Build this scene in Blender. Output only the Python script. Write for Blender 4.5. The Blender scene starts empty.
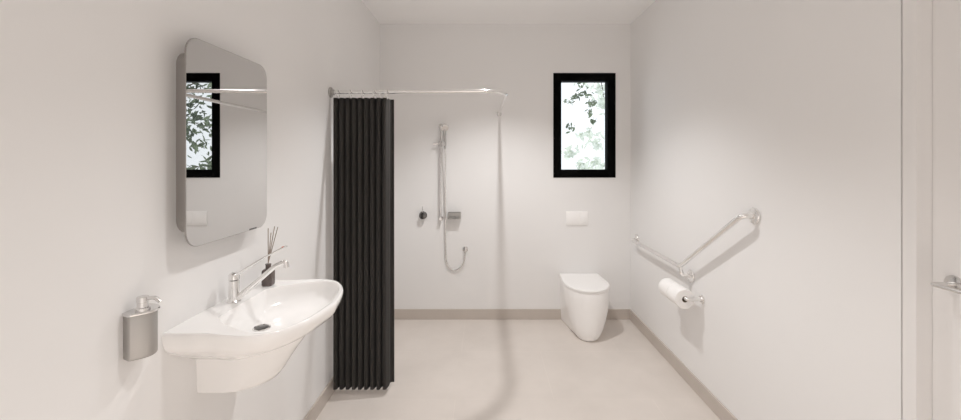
import bpy, bmesh, math, random
from mathutils import Vector, Matrix
random.seed(7)
PI = math.pi
scene = bpy.context.scene
COL = scene.collection

# ------------------------------------------------------------------ sizes (metres)
XL, XR = -0.961, 1.332          # left and right wall faces
YB, YN = 3.661, -0.95           # far wall face, wall behind the viewer
H = 2.70                        # ceiling height
EYE = 1.4644

# ------------------------------------------------------------------ materials
def new_mat(name):
    m = bpy.data.materials.new(name); m.use_nodes = True
    return m, m.node_tree.nodes, m.node_tree.links, m.node_tree.nodes['Principled BSDF']

def mat(name, col, rough=0.5, metal=0.0, spec=0.5, coat=0.0, bump=0.0, bscale=60.0, var=0.0, vscale=3.0, sheen=0.0):
    m, n, l, b = new_mat(name)
    b.inputs['Base Color'].default_value = (*col, 1)
    b.inputs['Roughness'].default_value = rough
    b.inputs['Metallic'].default_value = metal
    b.inputs['Specular IOR Level'].default_value = spec
    b.inputs['Coat Weight'].default_value = coat
    b.inputs['Coat Roughness'].default_value = 0.08
    if sheen: b.inputs['Sheen Weight'].default_value = sheen
    tc = n.new('ShaderNodeTexCoord')
    if var:
        ns = n.new('ShaderNodeTexNoise'); ns.inputs['Scale'].default_value = vscale; ns.inputs['Detail'].default_value = 5
        l.new(tc.outputs['Object'], ns.inputs['Vector'])
        mx = n.new('ShaderNodeMixRGB'); l.new(ns.outputs['Fac'], mx.inputs['Fac'])
        mx.inputs['Color1'].default_value = (*[c * (1 - var) for c in col], 1)
        mx.inputs['Color2'].default_value = (*[min(1, c * (1 + var)) for c in col], 1)
        l.new(mx.outputs['Color'], b.inputs['Base Color'])
    if bump:
        nb = n.new('ShaderNodeTexNoise'); nb.inputs['Scale'].default_value = bscale; nb.inputs['Detail'].default_value = 4
        l.new(tc.outputs['Object'], nb.inputs['Vector'])
        bp = n.new('ShaderNodeBump'); bp.inputs['Strength'].default_value = bump; bp.inputs['Distance'].default_value = 0.002
        l.new(nb.outputs['Fac'], bp.inputs['Height']); l.new(bp.outputs['Normal'], b.inputs['Normal'])
    return m

WALLC = (0.850, 0.843, 0.838)
M = {}
M['wall'] = mat('wall_paint', WALLC, 0.55, spec=0.3, bump=0.05, bscale=180, var=0.008, vscale=1.5)
M['ceiling'] = mat('ceiling_paint', (0.94, 0.932, 0.928), 0.7, spec=0.2, bump=0.04, bscale=150, var=0.008, vscale=1.5)
M['trim'] = mat('door_paint', (0.825, 0.812, 0.804), 0.4, spec=0.4, bump=0.02, bscale=90, var=0.006)
M['skirt'] = mat('skirting_tile', (0.565, 0.510, 0.465), 0.45, spec=0.4, var=0.06, vscale=9, bump=0.03)
M['chrome'] = mat('polished_chrome', (0.74, 0.73, 0.725), 0.12, metal=1.0, var=0.01)
M['steel'] = mat('polished_stainless', (0.74, 0.73, 0.72), 0.20, metal=1.0, var=0.01)
M['bright'] = mat('bright_steel', (0.87, 0.86, 0.85), 0.18, metal=1.0, var=0.01)
M['shade_chrome'] = mat('shaded_chrome', (0.50, 0.49, 0.48), 0.14, metal=1.0, var=0.01)  # chrome with the handle's shaded tone put into the colour
M['satin'] = mat('satin_steel', (0.43, 0.415, 0.40), 0.42, metal=0.7, bump=0.03, bscale=300, var=0.03)
M['dark_metal'] = mat('dark_metal_and_reflection', (0.16, 0.155, 0.15), 0.22, metal=0.9, var=0.02)  # chrome knob's dark reflection put into the base colour; also used for the tab
M['hole'] = mat('drain_dark', (0.10, 0.098, 0.095), 0.3, metal=0.6, var=0.03)
M['ceramic'] = mat('white_ceramic', (0.95, 0.94, 0.93), 0.12, spec=0.5, coat=0.5, var=0.004)
M['pan'] = mat('satin_white_ceramic', (0.95, 0.94, 0.93), 0.28, spec=0.5, coat=0.2, var=0.004)
M['plastic'] = mat('white_plastic', (0.95, 0.94, 0.93), 0.3, spec=0.5, var=0.004)
M['paper'] = mat('tissue_paper', (0.95, 0.94, 0.93), 0.95, spec=0.1, bump=0.35, bscale=240, var=0.01, vscale=30)
M['core'] = mat('card_core', (0.30, 0.24, 0.18), 0.9, var=0.05)
M['curtain'] = mat('charcoal_fabric', (0.036, 0.033, 0.0305), 0.85, spec=0.25, var=0.05, vscale=40, sheen=0.06)
M['black'] = mat('black_frame', (0.003, 0.003, 0.003), 0.6, spec=0.03, var=0.05)
M['bottle'] = mat('brown_glass_bottle', (0.095, 0.07, 0.064), 0.25, spec=0.5, coat=0.4, var=0.1)
M['reed'] = mat('reed_wood', (0.30, 0.235, 0.19), 0.8, var=0.12, vscale=60)
M['bark'] = mat('tree_bark', (0.10, 0.075, 0.055), 0.9, bump=0.5, bscale=20, var=0.2, vscale=8)
M['mirror'] = mat('mirror_silver', (0.69, 0.685, 0.68), 0.0, metal=1.0)
M['mirror_edge'] = mat('mirror_case', (0.36, 0.34, 0.325), 0.35, metal=0.3, var=0.02)
M['red'] = mat('red_dot', (0.55, 0.10, 0.05), 0.4, var=0.02)

def floor_mat():
    m, n, l, b = new_mat('large_floor_tile')
    tc = n.new('ShaderNodeTexCoord'); mp = n.new('ShaderNodeMapping')
    mp.inputs['Location'].default_value = (0.18, -2.44 + 0.0, 0)
    l.new(tc.outputs['Object'], mp.inputs['Vector'])
    br = n.new('ShaderNodeTexBrick'); br.offset = 0.5; br.squash = 1.0
    br.inputs['Scale'].default_value = 1.0
    br.inputs['Brick Width'].default_value = 1.2; br.inputs['Row Height'].default_value = 0.6
    br.inputs['Mortar Size'].default_value = 0.0025; br.inputs['Mortar Smooth'].default_value = 0.2
    base = (0.725, 0.672, 0.628)
    br.inputs['Color1'].default_value = (*[c * 0.99 for c in base], 1)
    br.inputs['Color2'].default_value = (*[c * 1.015 for c in base], 1)
    br.inputs['Mortar'].default_value = (*[c * 1.04 for c in base], 1)
    l.new(mp.outputs['Vector'], br.inputs['Vector'])
    ns = n.new('ShaderNodeTexNoise'); ns.inputs['Scale'].default_value = 2.6; ns.inputs['Detail'].default_value = 8; ns.inputs['Roughness'].default_value = 0.6
    l.new(tc.outputs['Object'], ns.inputs['Vector'])
    rp = n.new('ShaderNodeValToRGB'); rp.color_ramp.elements[0].position = 0.3; rp.color_ramp.elements[1].position = 0.72
    rp.color_ramp.elements[0].color = (0.93, 0.925, 0.92, 1); rp.color_ramp.elements[1].color = (1.03, 1.03, 1.03, 1)
    l.new(ns.outputs['Fac'], rp.inputs['Fac'])
    mx = n.new('ShaderNodeMixRGB'); mx.blend_type = 'MULTIPLY'; mx.inputs['Fac'].default_value = 1
    l.new(br.outputs['Color'], mx.inputs['Color1']); l.new(rp.outputs['Color'], mx.inputs['Color2'])
    l.new(mx.outputs['Color'], b.inputs['Base Color'])
    b.inputs['Roughness'].default_value = 0.5; b.inputs['Specular IOR Level'].default_value = 0.35
    nb = n.new('ShaderNodeTexNoise'); nb.inputs['Scale'].default_value = 90
    l.new(tc.outputs['Object'], nb.inputs['Vector'])
    bp = n.new('ShaderNodeBump'); bp.inputs['Strength'].default_value = 0.06; bp.inputs['Distance'].default_value = 0.002
    l.new(nb.outputs['Fac'], bp.inputs['Height']); l.new(bp.outputs['Normal'], b.inputs['Normal'])
    return m
M['floor'] = floor_mat()

def leaf_mat(name, c1, c2):
    m, n, l, b = new_mat(name)
    tc = n.new('ShaderNodeTexCoord'); ns = n.new('ShaderNodeTexNoise'); ns.inputs['Scale'].default_value = 4
    l.new(tc.outputs['Object'], ns.inputs['Vector'])
    rp = n.new('ShaderNodeValToRGB'); rp.color_ramp.elements[0].position = 0.35; rp.color_ramp.elements[1].position = 0.65
    rp.color_ramp.elements[0].color = (*c1, 1); rp.color_ramp.elements[1].color = (*c2, 1)
    l.new(ns.outputs['Fac'], rp.inputs['Fac']); l.new(rp.outputs['Color'], b.inputs['Base Color'])
    b.inputs['Roughness'].default_value = 0.6
    return m
M['leaf'] = leaf_mat('leaf_green', (0.055, 0.075, 0.05), (0.22, 0.27, 0.17))
M['bloom_leaf'] = leaf_mat('leaf_bloom_tone', (0.62, 0.66, 0.60), (0.84, 0.88, 0.78))  # bright window bloom put into the leaf colour as a pale tone

def glass_mat():
    m = bpy.data.materials.new('window_glass'); m.use_nodes = True
    n, l = m.node_tree.nodes, m.node_tree.links; n.clear()
    o = n.new('ShaderNodeOutputMaterial'); t = n.new('ShaderNodeBsdfTransparent'); g = n.new('ShaderNodeBsdfGlossy')
    g.inputs['Roughness'].default_value = 0.02
    fr = n.new('ShaderNodeFresnel'); fr.inputs['IOR'].default_value = 1.35
    mx = n.new('ShaderNodeMixShader')
    l.new(fr.outputs['Fac'], mx.inputs['Fac']); l.new(t.outputs[0], mx.inputs[1]); l.new(g.outputs[0], mx.inputs[2])
    l.new(mx.outputs[0], o.inputs['Surface'])
    return m
M['glass'] = glass_mat()

def emit_mat(name, col, s):
    m = bpy.data.materials.new(name); m.use_nodes = True
    n, l = m.node_tree.nodes, m.node_tree.links; n.clear()
    o = n.new('ShaderNodeOutputMaterial'); e = n.new('ShaderNodeEmission')
    e.inputs['Color'].default_value = (*col, 1); e.inputs['Strength'].default_value = s
    l.new(e.outputs[0], o.inputs['Surface']); return m
M['lens'] = emit_mat('lamp_lens', (1, 0.95, 0.90), 12)

# ------------------------------------------------------------------ mesh helpers
def link_mesh(name, bm, m, parent=None, smooth=35, kind=None, label=None):
    bmesh.ops.remove_doubles(bm, verts=bm.verts, dist=1e-6)
    bmesh.ops.recalc_face_normals(bm, faces=bm.faces)
    me = bpy.data.meshes.new(name); bm.to_mesh(me); bm.free()
    me.materials.append(m)
    if smooth:
        for p in me.polygons: p.use_smooth = True
        me.set_sharp_from_angle(angle=math.radians(smooth))
    o = bpy.data.objects.new(name, me); COL.objects.link(o)
    if parent is not None:
        o.parent = parent
        o.matrix_parent_inverse = Matrix.Translation(-Vector(world_loc(parent)))
    if kind: o['kind'] = kind
    if label: o['label'] = label
    return o

LOC = {}
def world_loc(o):
    return LOC.get(o.name, (0, 0, 0))

def thing(name, loc, label, cat, group=None):
    o = bpy.data.objects.new(name, None); COL.objects.link(o); o.location = loc
    o.empty_display_size = 0.05
    LOC[o.name] = tuple(loc)
    o['label'] = label; o['category'] = cat
    if group: o['group'] = group
    return o

def tag(o, label, cat, group=None):
    o['label'] = label; o['category'] = cat
    if group: o['group'] = group
    return o

def box(bm, x0, x1, y0, y1, z0, z1, bevel=0.0, seg=2):
    r = bmesh.ops.create_cube(bm, size=1.0)
    vs = r['verts']
    for v in vs:
        v.co = Vector(((x0 + x1) / 2 + v.co.x * (x1 - x0), (y0 + y1) / 2 + v.co.y * (y1 - y0), (z0 + z1) / 2 + v.co.z * (z1 - z0)))
    if bevel:
        es = list({e for v in vs for e in v.link_edges})
        bmesh.ops.bevel(bm, geom=es, offset=bevel, segments=seg, profile=0.5, affect='EDGES')
    return bm

def loft(bm, rings, cap0=True, cap1=True, closed=True):
    vr = [[bm.verts.new(p) for p in r] for r in rings]
    n = len(vr[0])
    for a, b in zip(vr[:-1], vr[1:]):
        for i in range(n if closed else n - 1):
            j = (i + 1) % n
            try: bm.faces.new((a[i], a[j], b[j], b[i]))
            except ValueError: pass
    if cap0: bm.faces.new(vr[0][::-1])
    if cap1: bm.faces.new(vr[-1])
    return bm

def frame_of(d):
    d = d.normalized()
    up = Vector((0, 0, 1)) if abs(d.z) < 0.95 else Vector((1, 0, 0))
    a = d.cross(up).normalized(); b = a.cross(d).normalized()
    return a, b

def tube(bm, pts, r, seg=20, cap=True, rb=None):
    """sweep a round (or oval) section along pts; r may be a list"""
    pts = [Vector(p) for p in pts]
    n = len(pts); rings = []
    a = None
    for i, p in enumerate(pts):
        d = (pts[min(i + 1, n - 1)] - pts[max(i - 1, 0)]).normalized()
        if a is None: a, b = frame_of(d)
        else:
            a = (a - d * a.dot(d)).normalized(); b = a.cross(d).normalized()
        rr = r[i] if isinstance(r, (list, tuple)) else r
        r2 = rr if rb is None else (rb[i] if isinstance(rb, (list, tuple)) else rb)
        rings.append([p + a * (rr * math.cos(2 * PI * k / seg)) + b * (r2 * math.sin(2 * PI * k / seg)) for k in range(seg)])
    return loft(bm, rings, cap, cap)

def fillet(pts, rad, n=10):
    """polyline with its corners rounded into arcs"""
    pts = [Vector(p) for p in pts]; out = [pts[0]]
    for i in range(1, len(pts) - 1):
        p0, p, p1 = pts[i - 1], pts[i], pts[i + 1]
        d0 = (p0 - p).normalized(); d1 = (p1 - p).normalized()
        rr = rad[i - 1] if isinstance(rad, (list, tuple)) else rad
        ang = d0.angle(d1)
        t = min(rr / math.tan(ang / 2), (p0 - p).length * .49, (p1 - p).length * .49)
        rr = t * math.tan(ang / 2)
        c = p + (d0 + d1).normalized() * (rr / math.sin(ang / 2))
        s = p + d0 * t - c; e = p + d1 * t - c
        om = s.angle(e)
        for k in range(n + 1):
            f = k / n
            out.append(c + s * (math.sin((1 - f) * om) / math.sin(om)) + e * (math.sin(f * om) / math.sin(om)))
    out.append(pts[-1])
    return out

def lathe(bm, profile, origin, axis, seg=32):
    """profile = [(radius, distance along axis)]"""
    o = Vector(origin); d = Vector(axis).normalized(); a, b = frame_of(d)
    rings = [[o + d * h + a * (max(r, 1e-5) * math.cos(2 * PI * k / seg)) + b * (max(r, 1e-5) * math.sin(2 * PI * k / seg)) for k in range(seg)] for r, h in profile]
    return loft(bm, rings, True, True)

def torus(bm, c, R, r, axis, seg=32, s2=10):
    c = Vector(c); d = Vector(axis).normalized(); a, b = frame_of(d)
    vs = []
    for i in range(seg):
        t = 2 * PI * i / seg; e = a * math.cos(t) + b * math.sin(t)
        vs.append([bm.verts.new(c + e * (R + r * math.cos(2 * PI * k / s2)) + d * (r * math.sin(2 * PI * k / s2))) for k in range(s2)])
    for i in range(seg):
        for k in range(s2):
            bm.faces.new((vs[i][k], vs[(i + 1) % seg][k], vs[(i + 1) % seg][(k + 1) % s2], vs[i][(k + 1) % s2]))
    return bm

def rrect(w, h, r, n=8):
    pts = []
    for cx, cy, a0 in ((w / 2 - r, h / 2 - r, 0), (-w / 2 + r, h / 2 - r, 90), (-w / 2 + r, -h / 2 + r, 180), (w / 2 - r, -h / 2 + r, 270)):
        for k in range(n + 1):
            a = math.radians(a0 + 90 * k / n)
            pts.append((cx + r * math.cos(a), cy + r * math.sin(a)))
    return pts

def catmull(pts, n=10):
    out = []
    P = [pts[0]] + list(pts) + [pts[-1]]
    for i in range(1, len(P) - 2):
        p0, p1, p2, p3 = P[i - 1], P[i], P[i + 1], P[i + 2]
        for k in range(n):
            t = k / n
            out.append(tuple(0.5 * ((2 * b) + (-a + c) * t + (2 * a - 5 * b + 4 * c - d) * t * t + (-a + 3 * b - 3 * c + d) * t ** 3) for a, b, c, d in zip(p0, p1, p2, p3)))
    out.append(tuple(pts[-1]))
    return out

# ------------------------------------------------------------------ the setting
T = 0.12
bm = bmesh.new(); box(bm, XL - T, XR + T, YN - T, YB + T, -0.1, 0); link_mesh('floor', bm, M['floor'], smooth=0, kind='structure')
bm = bmesh.new(); box(bm, XL - T, XR + T, YN - T, YB + T, H, H + 0.1); link_mesh('ceiling', bm, M['ceiling'], smooth=0, kind='structure')
bm = bmesh.new(); box(bm, XL - T, XL, YN, YB, 0, H); link_mesh('wall_left', bm, M['wall'], smooth=0, kind='structure')
bm = bmesh.new(); box(bm, XL - T, XR + T, YN - T, YN, 0, H); link_mesh('wall_front', bm, M['wall'], smooth=0, kind='structure')

# far wall with the window opening
WX0, WX1, WZ0, WZ1 = 0.625, 1.194, 1.294, 2.251
def holed(bm, axis, u0, u1, z0, z1, hu0, hu1, hz0, hz1, d0, d1):
    for a, b, c, d in ((u0, hu0, z0, z1), (hu1, u1, z0, z1), (hu0, hu1, z0, hz0), (hu0, hu1, hz1, z1)):
        if b - a < 1e-4 or d - c < 1e-4: continue
        if axis == 'y': box(bm, a, b, d0, d1, c, d)
        else: box(bm, d0, d1, a, b, c, d)
bm = bmesh.new(); holed(bm, 'y', XL - T, XR + T, 0, H, WX0, WX1, WZ0, WZ1, YB, YB + T)
link_mesh('wall_back', bm, M['wall'], smooth=0, kind='structure')

# right wall with the door opening
DY0, DY1, DZ = 0.34, 1.233, 2.06
bm = bmesh.new(); holed(bm, 'x', YN, YB, 0, H, DY0 - 0.048, DY1 + 0.048, 0, DZ + 0.048, XR, XR + T)
link_mesh('wall_right', bm, M['wall'], smooth=0, kind='structure')

def struct(name, loc):
    o = bpy.data.objects.new(name, None); COL.objects.link(o); o.location = loc; LOC[o.name] = tuple(loc)
    o['kind'] = 'structure'; o.empty_display_size = 0.05
    return o

# window
w = struct('window_1', ((WX0 + WX1) / 2, YB, WZ0))
fw = 0.073
bm = bmesh.new()
y0, y1 = YB - 0.006, YB + 0.085
box(bm, WX0, WX0 + fw, y0, y1, WZ0, WZ1, 0.002); box(bm, WX1 - fw, WX1, y0, y1, WZ0, WZ1, 0.002)
box(bm, WX0 + fw - .001, WX1 - fw + .001, y0, y1, WZ0, WZ0 + fw, 0.002); box(bm, WX0 + fw - .001, WX1 - fw + .001, y0, y1, WZ1 - fw, WZ1, 0.002)
link_mesh('window_frame', bm, M['black'], w, kind='structure')
bm = bmesh.new(); box(bm, WX0 + fw - .004, WX1 - fw + .004, YB + 0.036, YB + 0.042, WZ0 + fw - .004, WZ1 - fw + .004)
link_mesh('window_pane', bm, M['glass'], w, smooth=0, kind='structure')

# door
d = struct('door_1', (XR + 0.046, (DY0 + DY1) / 2, 0))
bm = bmesh.new()
XD = XR + 0.046
box(bm, XR - 0.002, XR + 0.02, DY1, DY1 + 0.041, 0, DZ + 0.041); box(bm, XR - 0.002, XR + 0.02, DY0 - 0.041, DY0, 0, DZ + 0.041)
box(bm, XR - 0.002, XR + 0.02, DY0, DY1, DZ, DZ + 0.041)
box(bm, XR + 0.02, XR + T, DY1, DY1 + 0.048, 0, DZ + 0.048); box(bm, XR + 0.02, XR + T, DY0 - 0.048, DY0, 0, DZ + 0.048)
box(bm, XR + 0.02, XR + T, DY0, DY1, DZ, DZ + 0.048)
link_mesh('door_frame', bm, M['trim'], d, smooth=0, kind='structure')
bm = bmesh.new(); box(bm, XD, XD + 0.04, DY0, DY1 - 0.001, 0.004, DZ)
link_mesh('door_leaf', bm, M['trim'], d, smooth=0, kind='structure')
hy, hz = 1.173, 1.098
bm = bmesh.new()
tube(bm, fillet([(XD - .006, hy, hz), (XD - .070, hy, hz), (XD - .072, hy - 0.13, hz)], 0.010), 0.0058, 16)
h = link_mesh('door_handle', bm, M['steel'], d)
bm = bmesh.new(); lathe(bm, [(0.024, 0), (0.024, 0.005), (0.022, 0.006), (0.0, 0.006)], (XD, hy, hz), (-1, 0, 0)); 
o = link_mesh('handle_rose', bm, M['steel'], h); o.matrix_parent_inverse = Matrix.Identity(4)

# skirting tiles
ST, SH = 0.012, 0.092
bm = bmesh.new(); box(bm, XL, XL + ST, YN, YB, 0, SH, 0.0015); link_mesh('baseboard_left', bm, M['skirt'], smooth=0, kind='structure')
bm = bmesh.new(); box(bm, XL + ST, XR - ST, YB - ST, YB, 0, SH, 0.0015); link_mesh('baseboard_back', bm, M['skirt'], smooth=0, kind='structure')
bm = bmesh.new(); box(bm, XR - ST, XR, DY1 + 0.05, YB, 0, SH, 0.0015); link_mesh('baseboard_right', bm, M['skirt'], smooth=0, kind='structure')

# ------------------------------------------------------------------ ceiling downlights, the near one added for bounce fill
LIGHTS = [(0.125, 2.575, 'recessed round ceiling downlight above the shower area'),
          (0.125, 1.20, 'recessed round ceiling downlight near the door'),
          (0.125, -0.40, 'added unseen ceiling downlight by the near wall for bounce fill')]
for lx, ly, lab in LIGHTS:
    t = thing('recessed_downlight', (lx, ly, H), lab, 'ceiling light', 'recessed ceiling downlights')
    bm = bmesh.new(); lathe(bm, [(0.048, 0), (0.048, 0.002), (0.044, 0.005), (0.036, 0.005), (0.034, 0.001)], (lx, ly, H), (0, 0, -1)); link_mesh('trim_ring', bm, M['plastic'], t)
    bm = bmesh.new(); lathe(bm, [(0.033, 0.001), (0.033, 0.003), (0.0, 0.003)], (lx, ly, H), (0, 0, -1)); link_mesh('lamp_lens', bm, M['lens'], t)

def spot(name, x, y, power, size, blend, rad):
    L = bpy.data.lights.new(name, 'SPOT'); L.energy = power; L.spot_size = math.radians(size); L.spot_blend = blend
    L.shadow_soft_size = rad; L.color = (1.0, 0.992, 0.985)
    o = bpy.data.objects.new(name, L); COL.objects.link(o); o.location = (x, y, H - 0.05)
    return o
spot('shower_downlight_lamp', LIGHTS[0][0], LIGHTS[0][1], 64, 112, 0.65, 0.026)
spot('door_downlight_lamp', LIGHTS[1][0], LIGHTS[1][1], 27, 98, 0.6, 0.06)
spot('bounce_fill_lamp', LIGHTS[2][0], LIGHTS[2][1], 310, 60, 0.6, 0.03)  # added lamp out of view; its bounce lifts the ambient light

# ------------------------------------------------------------------ mirror cabinet
mx0, mx1 = XL, -0.900
my0, my1, mz0, mz1 = 1.204, 1.651, 1.191, 1.842
mc = thing('mirror_cabinet', (XL, (my0 + my1) / 2, mz0), 'rounded rectangular wall mirror on a shallow case above the basin', 'mirror')
def slab(bm, x0, x1, yc, zc, wy, hz_, r, ch=0.0):
    rings = []
    prof = [(x0, 0), (x1 - ch, 0), (x1, ch)] if ch else [(x0, 0), (x1, 0)]
    for x, ins in prof:
        rings.append([(x, yc + a, zc + b) for a, b in rrect(wy - 2 * ins, hz_ - 2 * ins, r - ins)])
    return loft(bm, rings)
yc, zc = (my0 + my1) / 2, (mz0 + mz1) / 2
bm = bmesh.new(); slab(bm, XL, mx1 - 0.005, yc, zc, my1 - my0 - 0.08, mz1 - mz0 - 0.075, 0.045); link_mesh('mirror_case', bm, M['mirror_edge'], mc)
bm = bmesh.new(); slab(bm, mx1 - 0.005, mx1 - 0.0008, yc, zc, my1 - my0, mz1 - mz0, 0.052); link_mesh('mirror_edge', bm, M['mirror_edge'], mc)
bm = bmesh.new(); slab(bm, mx1 - 0.0008, mx1, yc, zc, my1 - my0 - 0.002, mz1 - mz0 - 0.002, 0.051); link_mesh('mirror_glass', bm, M['mirror'], mc, smooth=20)
bm = bmesh.new(); box(bm, mx1, mx1 + 0.0012, 1.530, 1.575, mz0 + 0.0005, mz0 + 0.006); link_mesh('switch_tab', bm, M['dark_metal'], mc, smooth=0, label='small dark tab on the lower mirror edge')

# ------------------------------------------------------------------ wash basin
BY, BZ = 1.453, 0.945
bs = thing('wash_basin', (XL, BY, BZ), 'white ceramic wall hung wash basin with short shroud below, left wall', 'basin')
half = [(0, -.264), (.07, -.264), (.135, -.265), (.195, -.275), (.265, -.281), (.337, -.247), (.394, -.148), (.421, 0)]
hp = catmull(half, 7)
outl = hp + [(u, -v) for u, v in hp[-2::-1]]
NW = 24
outl += [(0, .264 - .528 * k / NW) for k in range(1, NW)]
def bowl_pt(u, v):
    s = u / .421
    return (.085 + s * (.403 - .085), v * (.935 - .40 * (1 - s) ** 3.6))
bowl = [bowl_pt(u, v) for u, v in outl]
def W(u, v, z): return (XL + u, BY + v, BZ + z)
rings = []
for s, z in ((.30, -.150), (.50, -.142), (.66, -.114), (.80, -.090), (.90, -.071), (.955, -.056), (.985, -.037), (.998, -.020), (1.0, -.010), (.996, -.003), (.988, 0.0)):
    rings.append([W(u * s, v * s, z) for u, v in outl])
for f in (0.5,):
    rings.append([W((u * .988 + b[0]) / 2, (v * .988 + b[1]) / 2, 0.0) for (u, v), b in zip(outl, bowl)])
DRU = .150
for s, z in ((1.0, -.0005), (.99, -.004), (.975, -.014), (.95, -.034), (.90, -.054), (.80, -.073), (.64, -.085), (.42, -.092), (.2, -.095), (.07, -.096)):
    rings.append([W(DRU + (u - DRU) * s, v * s, z) for u, v in bowl])
bm = bmesh.new(); loft(bm, rings); link_mesh('bowl', bm, M['ceramic'], bs, smooth=50)
bm = bmesh.new(); lathe(bm, [(.030, .0), (.030, .003), (.027, .005), (.024, .003), (.020, .0015), (0, .0015)], W(DRU, 0, -.0955), (0, 0, 1)); dr = link_mesh('drain_ring', bm, M['chrome'], bs)
bm = bmesh.new(); lathe(bm, [(.0235, .0016), (.0235, .0035), (.019, .005), (0, .0055)], W(DRU, 0, -.0955), (0, 0, 1)); link_mesh('drain_plug', bm, M['hole'], bs)
# shroud
def dshape(hb, hf, L, n=10, m=14, a=None, w=8):
    a = a if a is not None else min(hf * 1.15, L * .7)
    pts = [(L - a) * k / n for k in range(n)]
    s = [(p, -(hb + (hf - hb) * p / (L - a))) for p in pts]
    s += [(L - a + a * math.sin(PI / 2 * k / m), -hf * math.cos(PI / 2 * k / m)) for k in range(m)]
    s += [(L, 0)]
    s += [(p, -q) for p, q in s[-2::-1]]
    s += [(0, hb - 2 * hb * k / w) for k in range(1, w)]
    return s
rings = []
for z, hb, L in ((-.265, .110, .203), (-.262, .116, .211), (-.240, .119, .228), (-.20, .119, .253), (-.16, .122, .28), (-.12, .125, .31), (-.095, .126, .325)):
    rings.append([W(u, v, z) for u, v in dshape(hb, hb, L, a=min(L * .62, .17))])
bm = bmesh.new(); loft(bm, rings); link_mesh('shroud', bm, M['ceramic'], bs, smooth=50)

# ------------------------------------------------------------------ basin tap
TY = 1.455
tp = thing('basin_tap', (-.915, TY, BZ), 'chrome mixer tap with long lever and rising spout on the basin', 'tap')
tx = -.913
bm = bmesh.new(); lathe(bm, [(.022, 0), (.022, .004), (.0185, .008), (.0170, .05), (.0170, .079), (.014, .080)], (tx, TY, BZ), (0, 0, 1)); link_mesh('tap_body', bm, M['bright'], tp)
bm = bmesh.new(); lathe(bm, [(.0178, .082), (.0178, .096), (.0155, .102), (.010, .106), (0, .107)], (tx, TY, BZ), (0, 0, 1)); cp = link_mesh('tap_cap', bm, M['bright'], tp)
bm = bmesh.new(); tube(bm, fillet([(tx + .010, TY, BZ + .010), (tx + .150, TY, BZ + .130), (-.724, TY, BZ + .148), (-.722, TY, BZ + .125)], [.06, .012]), [.0105] + [.0085] * 22 + [.0095], 16); link_mesh('spout', bm, M['bright'], tp)
bm = bmesh.new(); tube(bm, [(tx + .005, TY, BZ + .095), (-.86, TY, BZ + .126), (-.80, TY, BZ + .163), (-.722, TY, BZ + .203)], [.010, .008, .0065, .0065], 14, rb=[.006, .005, .0035, .003]); lv = link_mesh('lever', bm, M['bright'], tp)
bm = bmesh.new(); lathe(bm, [(.0045, 0), (.0045, .001), (0, .0012)], (-.735, TY - .002, BZ + .1995), (-.35, -.25, .85), 12); link_mesh('temperature_dot', bm, M['red'], tp, label='small red dot near the lever tip')

# ------------------------------------------------------------------ reed diffuser
rx, ry = -.893, 1.648
rd = thing('reed_diffuser', (rx, ry, BZ), 'small dark brown bottle with reed sticks on the far basin corner', 'reed diffuser')
bm = bmesh.new()
rings = []
for z, s, r in ((0, .036, .009), (.002, .040, .010), (.006, .042, .011), (.056, .042, .011), (.063, .040, .012), (.067, .031, .0125), (.0685, .024, .0115)):
    rings.append([(rx + a, ry + b, BZ + z) for a, b in rrect(s, s, r, 6)])
loft(bm, rings); link_mesh('bottle', bm, M['bottle'], rd)
bm = bmesh.new(); lathe(bm, [(.0105, .0685), (.0105, .083), (.0115, .084), (.0115, .088), (.006, .0885)], (rx, ry, BZ), (0, 0, 1)); link_mesh('bottle_neck', bm, M['bottle'], rd)
for ax, ay, ln in ((.004, -.008, .235), (.020, .012, .24), (.028, .022, .235), (.010, .003, .215)):
    bm = bmesh.new(); tube(bm, [(rx - ax * .08, ry - ay * .08, BZ + .08), (rx + ax, ry + ay, BZ + ln)], .0017, 8); link_mesh('reed', bm, M['reed'], rd)

# ------------------------------------------------------------------ soap dispenser
sd = thing('soap_dispenser', (XL, 1.085, .93), 'grey wall mounted soap dispenser with chrome pump left of basin', 'soap dispenser')
def splan(off=0.0):
    arc = [(0, 1.062 - off), (.010, 1.057 - off), (.022 + off * .5, 1.0515 - off)] + catmull([(.027 + off, 1.052 - off), (.048 + off, 1.068), (.060 + off, 1.088), (.054 + off, 1.109 + off), (.032 + off * .4, 1.126 + off), (0, 1.130 + off)], 8)
    return arc
P = splan()
def inset(P, k):
    cy = 1.092
    return [(u * (1 - k) , cy + (y - cy) * (1 - k)) for u, y in P]
bm = bmesh.new()
loft(bm, [[(XL + u, y, z) for u, y in inset(P, k)] for z, k in ((.930, .10), (.932, .04), (.936, .0), (1.046, .0), (1.049, .01))])
link_mesh('dispenser_body', bm, M['satin'], sd, smooth=40)
bm = bmesh.new()
P2 = splan(.004)
loft(bm, [[(XL + u, y, z) for u, y in inset(P2, k)] for z, k in ((1.049, .02), (1.0505, .0), (1.0545, .0), (1.056, .02))])
link_mesh('top_plate', bm, M['chrome'], sd, smooth=40)
px_, py_ = XL + .037, 1.080
bm = bmesh.new(); lathe(bm, [(.0165, 0), (.0165, .008), (.0125, .010), (.0125, .022), (.014, .023), (.014, .036), (.012, .038), (0, .038)], (px_, py_, 1.056), (0, 0, 1)); pm = link_mesh('pump', bm, M['chrome'], sd)
bm = bmesh.new(); tube(bm, fillet([(px_, py_, 1.089), (px_ + .030, py_ + .004, 1.089), (px_ + .042, py_ + .006, 1.077)], .012), [.005] * 12 + [.0042], 12); link_mesh('pump_spout', bm, M['chrome'], sd)

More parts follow.
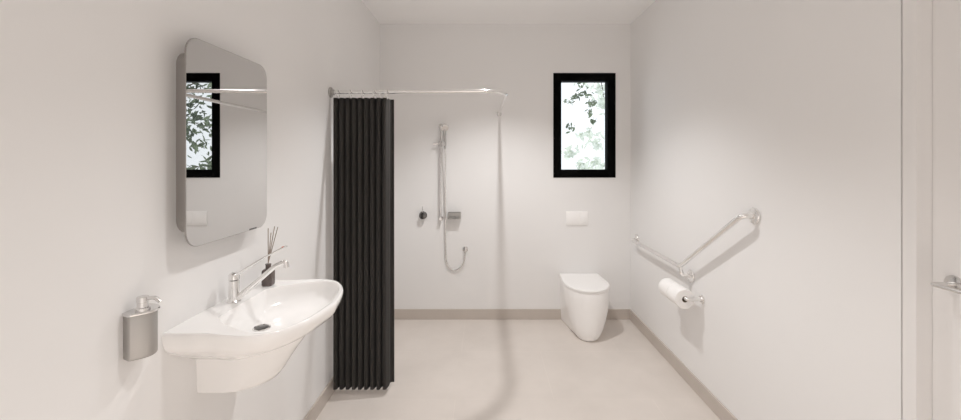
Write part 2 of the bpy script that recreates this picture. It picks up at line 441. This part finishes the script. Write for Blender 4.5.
# ------------------------------------------------------------------ shower curtain rail
RY, RZ = 2.480, 1.8785
rl = thing('curtain_rail', (XL, RY, RZ), 'thin chrome shower curtain rail bending round to the back wall', 'curtain rail')
bm = bmesh.new(); tube(bm, fillet([(XL + .004, RY + .005, RZ), (.139, RY - .055, RZ), (.129, YB - .004, RZ)], .17, 18), .0115, 18); link_mesh('rail_tube', bm, M['bright'], rl)
fl = [(.033, 0), (.033, .006), (.029, .010), (.018, .012), (.017, .024), (.0125, .024)]
bm = bmesh.new(); lathe(bm, fl, (XL, RY + .005, RZ), (1, 0, 0)); link_mesh('rail_flange', bm, M['satin'], rl)
bm = bmesh.new(); lathe(bm, [(.022, 0), (.022, .004), (.019, .007), (.0135, .009), (.0135, .018), (.012, .018)], (.129, YB, RZ), (0, -1, 0)); link_mesh('rail_flange', bm, M['steel'], rl)

# shower curtain: pleated cloth with real thickness
sc = thing('shower_curtain', (-.76, RY, .044), 'charcoal pleated shower curtain drawn to the left wall', 'shower curtain')
prof = []
NF = 9; cx0, cx1 = -.944, -.602
pit = (cx1 - cx0) / NF
for i in range(NF * 24 + 1):
    t = i / 24
    a = 2 * PI * t
    prof.append((cx0 + pit * t, RY + .020 - .032 * (1 - abs(math.cos(PI * t)) ** 7) - .006 * abs(math.sin(PI * t))))
prof += [(-.603, RY + .042), (-.603, RY + .056), (-.600, RY + .066), (-.590, RY + .069), (-.578, RY + .069)]
NZ = 12
bm = bmesh.new()
th = .0022
def normal_off(pr, d):
    out = []
    for i, (x, y) in enumerate(pr):
        x0, y0 = pr[max(i - 1, 0)]; x1, y1 = pr[min(i + 1, len(pr) - 1)]
        tx_, ty_ = x1 - x0, y1 - y0; l = math.hypot(tx_, ty_) or 1
        out.append((x - ty_ / l * d, y + tx_ / l * d))
    return out
ring2 = normal_off(prof, th / 2) + normal_off(prof, -th / 2)[::-1]
rings = []
for k in range(NZ + 1):
    z = .044 + (1.842 - .044) * k / NZ
    rings.append([(x, RY + (y - RY) * (1.0 - .10 * k / NZ), z) for x, y in ring2])
loft(bm, rings); link_mesh('curtain_cloth', bm, M['curtain'], sc, smooth=60)
for gx in (-.911, -.834, -.759, -.685, -.603):
    bm = bmesh.new(); torus(bm, (gx, RY + .005 - .0545 * (gx - XL), RZ - .0150), .029, .0028, (1, 0.06, 0)); link_mesh('curtain_ring', bm, M['bright'], sc)

# ------------------------------------------------------------------ shower on the back wall
sx, sy = -.402, YB - .044
sh = thing('shower_set', (sx, YB, .9), 'chrome hand shower on a slide rail with looping hose, back wall', 'shower')
bm = bmesh.new(); tube(bm, [(sx, sy, .918), (sx, sy, 1.785)], .009, 16); link_mesh('slide_rail', bm, M['chrome'], sh)
for z in (.925, 1.765):
    bm = bmesh.new(); lathe(bm, [(.021, 0), (.021, .006), (.013, .010), (.012, .034), (.0145, .036), (.0145, .055), (.012, .057)], (sx, YB, z), (0, -1, 0), 20); link_mesh('rail_bracket', bm, M['chrome'], sh)
bm = bmesh.new(); lathe(bm, [(.018, -.025), (.018, .025), (.0105, .025)], (sx, sy, 1.60), (0, 0, 1), 20)
lathe(bm, [(.008, 0), (.010, .03), (.011, .058), (.008, .06)], (sx - .004, sy, 1.602), (-1, 0, 0), 14)
lathe(bm, [(.010, 0), (.010, .035), (.0165, .037), (.0165, .06), (.012, .06)], (sx + .004, sy, 1.598), (.75, -1, 0), 16)
link_mesh('slider', bm, M['chrome'], sh)
hx, hyy = sx + .044, sy - .034
bm = bmesh.new()
tube(bm, [(hx, hyy, 1.555), (hx, hyy, 1.60), (hx - .002, hyy - .006, 1.66), (hx - .003, hyy - .016, 1.715), (hx - .004, hyy - .022, 1.745)], [.009, .012, .0125, .0125, .014], 16)
hs = link_mesh('hand_shower', bm, M['shade_chrome'], sh)
bm = bmesh.new(); lathe(bm, [(.016, -.034), (.029, -.020), (.036, 0), (.036, .009), (.032, .012), (0, .012)], (hx + .000, hyy - .030, 1.745), (.35, -1, -1.0), 28)
o = link_mesh('shower_head', bm, M['bright'], hs); o.matrix_parent_inverse = Matrix.Identity(4)
ox, oz = -.181, .640
hpts = [(hx, hyy, 1.557), (hx + .001, hyy + .016, 1.45), (hx - .001, hyy + .036, 1.2), (hx - .001, hyy + .050, .9), (hx, hyy + .058, .62), (hx + .008, hyy + .062, .535), (hx + .035, hyy + .064, .475), (hx + .083, hyy + .064, .452), (hx + .135, hyy + .06, .478), (ox - .010, YB - .026, .535), (ox, YB - .030, .59), (ox, YB - .030, .618)]
bm = bmesh.new(); tube(bm, catmull(hpts, 8), .0068, 12); link_mesh('shower_hose', bm, M['steel'], sh)
bm = bmesh.new(); lathe(bm, [(.026, 0), (.026, .005), (.022, .008), (.0125, .010), (.0125, .032), (.011, .040), (.006, .043)], (ox, YB, oz), (0, -1, 0), 22)
lathe(bm, [(.0125, 0), (.0125, .022), (.010, .030)], (ox, YB - .030, oz), (0, 0, -1), 16); link_mesh('hose_outlet', bm, M['chrome'], sh)

mxr = thing('shower_mixer', (-.566, YB, .95), 'round chrome shower mixer knob left of the slide rail, dark reflection in its colour', 'shower mixer')
bm = bmesh.new(); lathe(bm, [(.036, 0), (.036, .005), (.034, .007), (.030, .008), (.030, .045), (.028, .050), (.022, .052), (0, .053)], (-.566, YB, .95), (0, -1, 0)); kn = link_mesh('mixer_knob', bm, M['dark_metal'], mxr)
bm = bmesh.new(); tube(bm, [(-.566, YB - .030, .975), (-.566, YB - .032, 1.035)], [.0045, .0038], 12); link_mesh('mixer_lever', bm, M['chrome'], mxr)

st = thing('soap_tray', (-.276, YB, .95), 'small slotted grey metal soap tray right of the slide rail', 'soap tray')
bm = bmesh.new()
x0, x1 = -.335, -.219
box(bm, x0, x1, YB - .070, YB - .0, .924, .929, .001)            # bottom
box(bm, x0, x1, YB - .006, YB, .929, .981, .001)                 # back
for a in (x0, x1 - .005): box(bm, a, a + .005, YB - .070, YB - .006, .929, .981, .001)
box(bm, x0 + .005, x1 - .005, YB - .070, YB - .065, .954, .981, .001)   # front band
for k in range(4):
    a = x0 + .005 + k * .0333
    wd = .010 if k in (0, 3) else .014
    box(bm, min(a, x1 - .005 - wd), min(a, x1 - .005 - wd) + wd, YB - .070, YB - .065, .929, .954)
tag_ = link_mesh('tray_basket', bm, M['satin'], st, smooth=0)

# ------------------------------------------------------------------ flush plate and toilet
fp = thing('flush_plate', (.841, YB, .924), 'white rectangular flush plate on the wall above the toilet', 'flush plate')
bm = bmesh.new(); box(bm, .742, .940, YB - .011, YB, .860, .988, .003); link_mesh('plate', bm, M['plastic'], fp)
bm = bmesh.new(); box(bm, .757, .868, YB - .014, YB - .010, .875, .973, .002); link_mesh('flush_button', bm, M['plastic'], fp)
bm = bmesh.new(); box(bm, .871, .925, YB - .014, YB - .010, .875, .973, .002); link_mesh('flush_button', bm, M['plastic'], fp)

TXC = .857
to = thing('toilet', (TXC, YB, 0), 'white back to wall toilet with closed lid below the window', 'toilet')
def D(z, hb, hf, L, k=0.0, p0=0.0, sh_=0.0):
    return [(TXC + q * (1 - k) + sh_, YB - (p0 + (p * (1 - k) + L * .4 * k)), z) for p, q in dshape(hb, hf, L, a=hf * 1.25, m=16)]
bm = bmesh.new()
loft(bm, [D(0, .146, .080, .456, sh_=-.013), D(.008, .150, .087, .469, sh_=-.013), D(.03, .154, .102, .480, sh_=-.011), D(.07, .159, .123, .490, sh_=-.008), D(.14, .164, .150, .494, sh_=-.004), D(.23, .169, .175, .494), D(.33, .173, .187, .489), D(.38, .174, .190, .484), D(.388, .172, .188, .480)])
link_mesh('toilet_pan', bm, M['pan'], to, smooth=40)
bm = bmesh.new()
loft(bm, [D(.3895, .170, .186, .477, p0=.004), D(.390, .174, .190, .481, p0=.004), D(.399, .175, .191, .482, p0=.004), D(.4005, .172, .188, .478, p0=.004)])
link_mesh('toilet_seat', bm, M['plastic'], to, smooth=40)
bm = bmesh.new()
loft(bm, [D(.402, .172, .188, .479, p0=.004), D(.403, .176, .192, .484, p0=.004), D(.412, .176, .192, .484, p0=.004), D(.417, .173, .189, .480, p0=.004), D(.419, .166, .182, .471, p0=.006), D(.420, .12, .12, .36, p0=.05)])
link_mesh('toilet_lid', bm, M['plastic'], to, smooth=40)

# ------------------------------------------------------------------ grab bar on the right wall
gb = thing('grab_bar', (XR, 2.605, .767), 'polished steel grab bar bent into a wide V on right wall', 'grab bar')
gx = XR - .062
bm = bmesh.new()
tube(bm, fillet([(XR - .014, 3.490, .766), (gx, 3.440, .766), (gx, 2.605, .767), (gx, 1.983, 1.181), (XR - .006, 1.973, 1.184)], [.05, .06, .03], 10), .014, 18)
link_mesh('bar', bm, M['bright'], gb)
bm = bmesh.new(); tube(bm, fillet([(gx, 2.600, .770), (gx, 2.590, .712), (XR - .006, 2.578, .710)], .03, 8), .0125, 16); link_mesh('support_post', bm, M['bright'], gb)
for y, z in ((3.495, .766), (2.578, .710), (1.973, 1.184)):
    bm = bmesh.new(); lathe(bm, [(.041, 0), (.041, .005), (.038, .010), (.022, .013), (.021, .016), (.015, .016)], (XR - .0015, y, z), (-1, 0, 0)); link_mesh('flange', bm, M['bright'], gb)

# ------------------------------------------------------------------ toilet roll holder with two rolls
HZ = .606
th_ = thing('toilet_roll_holder', (XR, 2.452, HZ), 'chrome toilet roll holder arm below the grab bar', 'toilet roll holder')
axx = 1.232
bm = bmesh.new(); tube(bm, fillet([(XR - .003, 2.447, HZ), (axx, 2.447, HZ), (axx, 2.745, HZ)], .014, 6), .0115, 16); link_mesh('holder_arm', bm, M['bright'], th_)
bm = bmesh.new(); lathe(bm, [(.027, 0), (.027, .006), (.024, .009), (.012, .010)], (XR, 2.447, HZ), (-1, 0, 0)); link_mesh('holder_flange', bm, M['bright'], th_)
bm = bmesh.new(); lathe(bm, [(.0115, 0), (.0140, .002), (.0140, .006), (.011, .008)], (axx, 2.743, HZ), (0, 1, 0), 16); link_mesh('end_cap', bm, M['bright'], th_)
def ring_solid(bm, c, ro, ri, y0, y1, ch=.003, seg=40):
    prof_ = [(ri, y0), (ro - ch, y0), (ro, y0 + ch), (ro, y1 - ch), (ro - ch, y1), (ri, y1)]
    rg = [[(c[0] + r * math.cos(2 * PI * k / seg), y, c[1] + r * math.sin(2 * PI * k / seg)) for k in range(seg)] for r, y in prof_]
    return loft(bm, rg + [rg[0]], False, False)
rc = (axx, HZ - .0060)
for y0, y1, lab in ((2.463, 2.584, 'white toilet roll on the holder, nearer one with open core showing'),
                    (2.587, 2.708, 'white toilet roll on the holder, farther one behind the other roll')):
    t = thing('toilet_roll', (rc[0], y0, rc[1] - .06), lab, 'toilet roll', 'toilet rolls on the holder')
    bm = bmesh.new(); ring_solid(bm, rc, .0600, .0190, y0, y1); link_mesh('paper', bm, M['paper'], t)
    bm = bmesh.new(); ring_solid(bm, rc, .0189, .0176, y0 + .001, y1 - .001, .0005, 28); link_mesh('core', bm, M['core'], t)

# ------------------------------------------------------------------ garden tree outside the window
def leaves(n, fn, size):
    bm = bmesh.new()
    for _ in range(n):
        c = Vector(fn()); s = size * random.uniform(.6, 1.3)
        a = Vector((random.gauss(0, 1), random.gauss(0, 1), random.gauss(0, 1))).normalized()
        b = a.orthogonal().normalized(); b.rotate(Matrix.Rotation(random.uniform(0, 2 * PI), 3, a)); nn = a.cross(b) * s * .10
        v = [bm.verts.new(c + q) for q in (-a * s, -a * s * .3 + b * s * .36 + nn, a * s * .35 + b * s * .32 + nn, a * s, a * s * .35 - b * s * .32 + nn, -a * s * .3 - b * s * .36 + nn)]
        bm.faces.new((v[0], v[1], v[2], v[3])); bm.faces.new((v[0], v[3], v[4], v[5]))
    return bm
def clumps(cs):
    def f():
        x, y, z, r = random.choice(cs)
        return (random.gauss(x, r * .5), random.gauss(y, r * .6), random.gauss(z, r * .42))
    return f
tr = thing('garden_tree', (4.7, 7.4, 0), 'leafy green garden tree outside, seen mostly in the mirror', 'tree')
bm = bmesh.new(); tube(bm, [(4.7, 7.5, 0), (4.65, 7.4, 1.0), (4.7, 7.4, 2.0), (4.6, 7.3, 3.4)], [.10, .08, .06, .02], 10)
for p in (((4.66, 7.4, 2.2), (3.6, 7.2, 2.75), (2.6, 6.9, 2.95), (1.5, 6.8, 2.85)), ((4.66, 7.4, 1.5), (4.0, 7.2, 1.9), (3.4, 7.0, 2.1), (2.95, 7, 2.0)), ((4.66, 7.4, 1.0), (4.1, 7.2, 1.2), (3.5, 7.1, 1.3), (3.0, 7.0, 1.35))):
    tube(bm, catmull(p, 5), [.016 - .0009 * i for i in range(5 * (len(p) - 1) + 1)], 8)
link_mesh('trunk', bm, M['bark'], tr)
cs = [(3.0, 7, 2.7, .22), (3.3, 7, 2.45, .25), (3.5, 7.1, 2.7, .25), (3.0, 6.9, 2.05, .25), (3.3, 7, 2.15, .25), (3.55, 7.1, 1.9, .25), (3.25, 7, 1.7, .18), (3.0, 7, 1.35, .14), (3.4, 7, 1.25, .16), (4, 7, 2.1, .5), (4.4, 7.1, 2.8, .6), (4.6, 7.2, 2.2, .6)]
o = link_mesh('foliage', leaves(620, clumps(cs), .062), M['leaf'], tr, smooth=0); o['kind'] = 'stuff'
cs = [(1.66, 6.8, 2.70, .15), (1.70, 6.8, 2.58, .12), (1.55, 6.8, 2.56, .10), (1.80, 6.8, 2.40, .09), (1.40, 6.8, 2.44, .10), (1.78, 6.8, 2.26, .06), (1.44, 6.8, 2.02, .09), (1.86, 6.9, 2.12, .04)]
o = link_mesh('branch_foliage', leaves(120, clumps(cs), .052), M['leaf'], tr, smooth=0); o['kind'] = 'stuff'
t2 = thing('garden_shrub', (3.2, 14, 0), 'shrub far outside the window, pale bloom put into its leaf colour', 'shrub')
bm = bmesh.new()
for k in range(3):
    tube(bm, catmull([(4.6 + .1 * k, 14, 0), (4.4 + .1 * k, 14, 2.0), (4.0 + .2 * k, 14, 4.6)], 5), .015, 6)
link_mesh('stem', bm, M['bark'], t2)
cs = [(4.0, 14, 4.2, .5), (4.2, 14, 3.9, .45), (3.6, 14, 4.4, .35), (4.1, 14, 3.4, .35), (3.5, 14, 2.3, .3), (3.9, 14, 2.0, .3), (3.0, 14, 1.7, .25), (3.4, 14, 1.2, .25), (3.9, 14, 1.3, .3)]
o = link_mesh('foliage', leaves(420, clumps(cs), .13), M['bloom_leaf'], t2, smooth=0); o['kind'] = 'stuff'

# ------------------------------------------------------------------ sky, camera, view
wd = bpy.data.worlds.new('sky'); scene.world = wd; wd.use_nodes = True
bg = wd.node_tree.nodes['Background']
bg.inputs['Color'].default_value = (0.90, 0.955, 1.0, 1); bg.inputs['Strength'].default_value = 1.08

cam = bpy.data.cameras.new('camera'); co = bpy.data.objects.new('camera', cam); COL.objects.link(co)
co.location = (0, 0, EYE); co.rotation_euler = (PI / 2, 0, 0)
cam.sensor_fit = 'HORIZONTAL'; cam.sensor_width = 36; cam.lens = 36 * 400 / 961
cam.shift_x = -4.5 / 961; cam.shift_y = -51 / 961
cam.clip_start = 0.02
scene.camera = co
scene.view_settings.view_transform = 'Standard'; scene.view_settings.look = 'None'
scene.view_settings.gamma = 1; scene.view_settings.use_curve_mapping = False
scene.view_settings.exposure = 0.34
scene.cycles.max_bounces = 16; scene.cycles.diffuse_bounces = 10
